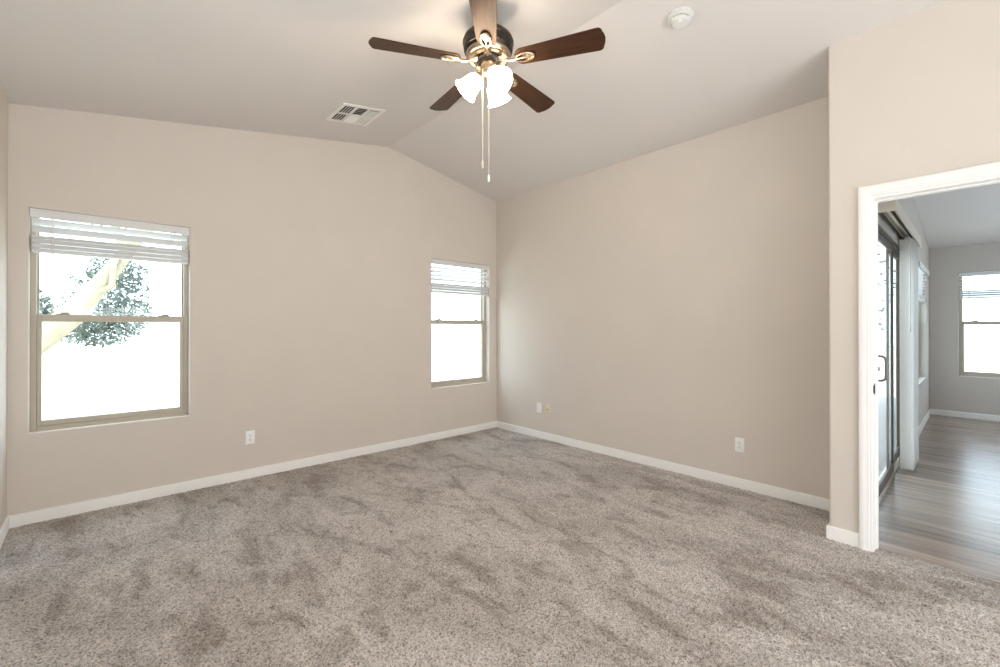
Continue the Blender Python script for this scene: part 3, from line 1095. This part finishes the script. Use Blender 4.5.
def leaves(bm, centres, n, size):
    for _ in range(n):
        c, rx, ry, rz = random.choice(centres)
        while True:
            u = Vector((random.uniform(-1, 1), random.uniform(-1, 1), random.uniform(-1, 1)))
            if u.length < 1:
                break
        p = Vector(c) + Vector((u.x * rx, u.y * ry, u.z * rz))
        q = Matrix.Translation(p) @ Matrix.Rotation(random.uniform(0, 6.3), 4, 'Z') @ Matrix.Rotation(random.uniform(-1.2, 1.2), 4, 'X') @ Matrix.Rotation(random.uniform(-1.2, 1.2), 4, 'Y')
        s = size * random.uniform(.6, 1.3)
        pts = [(-s, 0, 0), (-s * .3, s * .32, .1 * s), (s * .5, s * .26, 0), (s, 0, -.15 * s), (s * .5, -s * .26, 0), (-s * .3, -s * .32, .1 * s)]
        v = [bm.verts.new(q @ Vector(t)) for t in pts]
        bm.faces.new((v[0], v[1], v[5]))
        bm.faces.new((v[1], v[2], v[4], v[5]))
        bm.faces.new((v[2], v[3], v[4]))

tree = empty('tree', (-1.5, 8.3, -.12))
tag(tree, 'leaning pale-trunked tree outside the left window', 'tree')
def rel(p):
    return Vector(p) - Vector((-1.5, 8.3, -.12))
bm = bmesh.new()
tube(bm, [rel(p) for p in ((-1.5, 8.3, -.2), (-1.25, 8.35, .35), (-.72, 8.45, 1.0), (-.30, 8.5, 1.45), (.02, 8.55, 1.95), (.28, 8.6, 2.4), (.75, 8.7, 3.2), (1.3, 8.8, 4.2))],
     .1, 14, radii=[.24, .20, .17, .155, .115, .095, .075, .04])
tr = obj('trunk', bm, 'bark', tree, smooth=60)
for pts, rad in ((((-.14, 8.52, 1.72), (.0, 8.45, 1.80), (.12, 8.42, 1.88), (.14, 8.42, 2.2), (.30, 8.45, 2.6)), (.05, .042, .04, .034, .02)),
                 (((.28, 8.6, 2.4), (.1, 8.8, 3.0), (-.1, 9.0, 3.7)), (.06, .045, .02))):
    bm = bmesh.new()
    tube(bm, [rel(p) for p in pts], .04, 10, radii=list(rad))
    obj('branch', bm, 'bark', tree, smooth=60)
bm = bmesh.new()
leaves(bm, [(rel((.10, 9.4, 1.75)), .55, .5, .50), (rel((.30, 9.3, 1.50)), .38, .4, .32), (rel((-.25, 9.4, 1.40)), .50, .4, .28),
            (rel((-.05, 9.3, 1.20)), .55, .3, .22), (rel((.20, 9.5, 2.15)), .40, .4, .35), (rel((-.75, 9.6, 1.55)), .22, .3, .35)], 4600, .044)
obj('foliage', bm, 'leaf_dark', tree)
bm = bmesh.new()
leaves(bm, [(rel((.5, 8.9, 3.4)), 1.2, .9, .7), (rel((-.5, 8.8, 3.4)), 1.0, .8, .6)], 1500, .07)
obj('crown', bm, 'leaf', tree)
shrub = empty('shrub', (-1.55, 11.2, -.12))
tag(shrub, 'pale leafy shrub at the left edge of the left window, behind the trunk', 'shrub')
bm = bmesh.new()
leaves(bm, [((0.0, 0, 1.3), .35, .3, .55), ((.12, .1, 1.75), .25, .25, .5), ((-.05, 0, 2.1), .2, .2, .3)], 480, .05)
obj('foliage', bm, 'leaf', shrub)
bm = bmesh.new()
for k in range(5):
    a = 1.26 * k
    tube(bm, [(0, 0, -.05), (.10 * math.cos(a), .10 * math.sin(a), .6), (.2 * math.cos(a), .2 * math.sin(a), 1.4)], .015, 6, radii=[.02, .014, .006])
obj('stems', bm, 'bark', shrub, smooth=60)
# tree seen through the sliding door
t2 = empty('tree', (15.5, 2.6, -.12))
tag(t2, 'dark leafy tree seen through the sliding glass door', 'tree')
bm = bmesh.new()
tube(bm, [(0, 0, -.1), (.05, .05, 1.0), (.0, .1, 2.2), (.1, .05, 3.4)], .1, 12, radii=[.16, .13, .10, .05])
obj('trunk', bm, 'bark', t2, smooth=60)
bm = bmesh.new()
leaves(bm, [((0, 0, 2.6), 1.3, 1.2, 1.2), ((.2, .2, 1.6), 1.2, 1.1, .9), ((0, 0, 3.6), .9, .9, .8)], 2200, .09)
obj('foliage', bm, 'leaf_dark', t2)
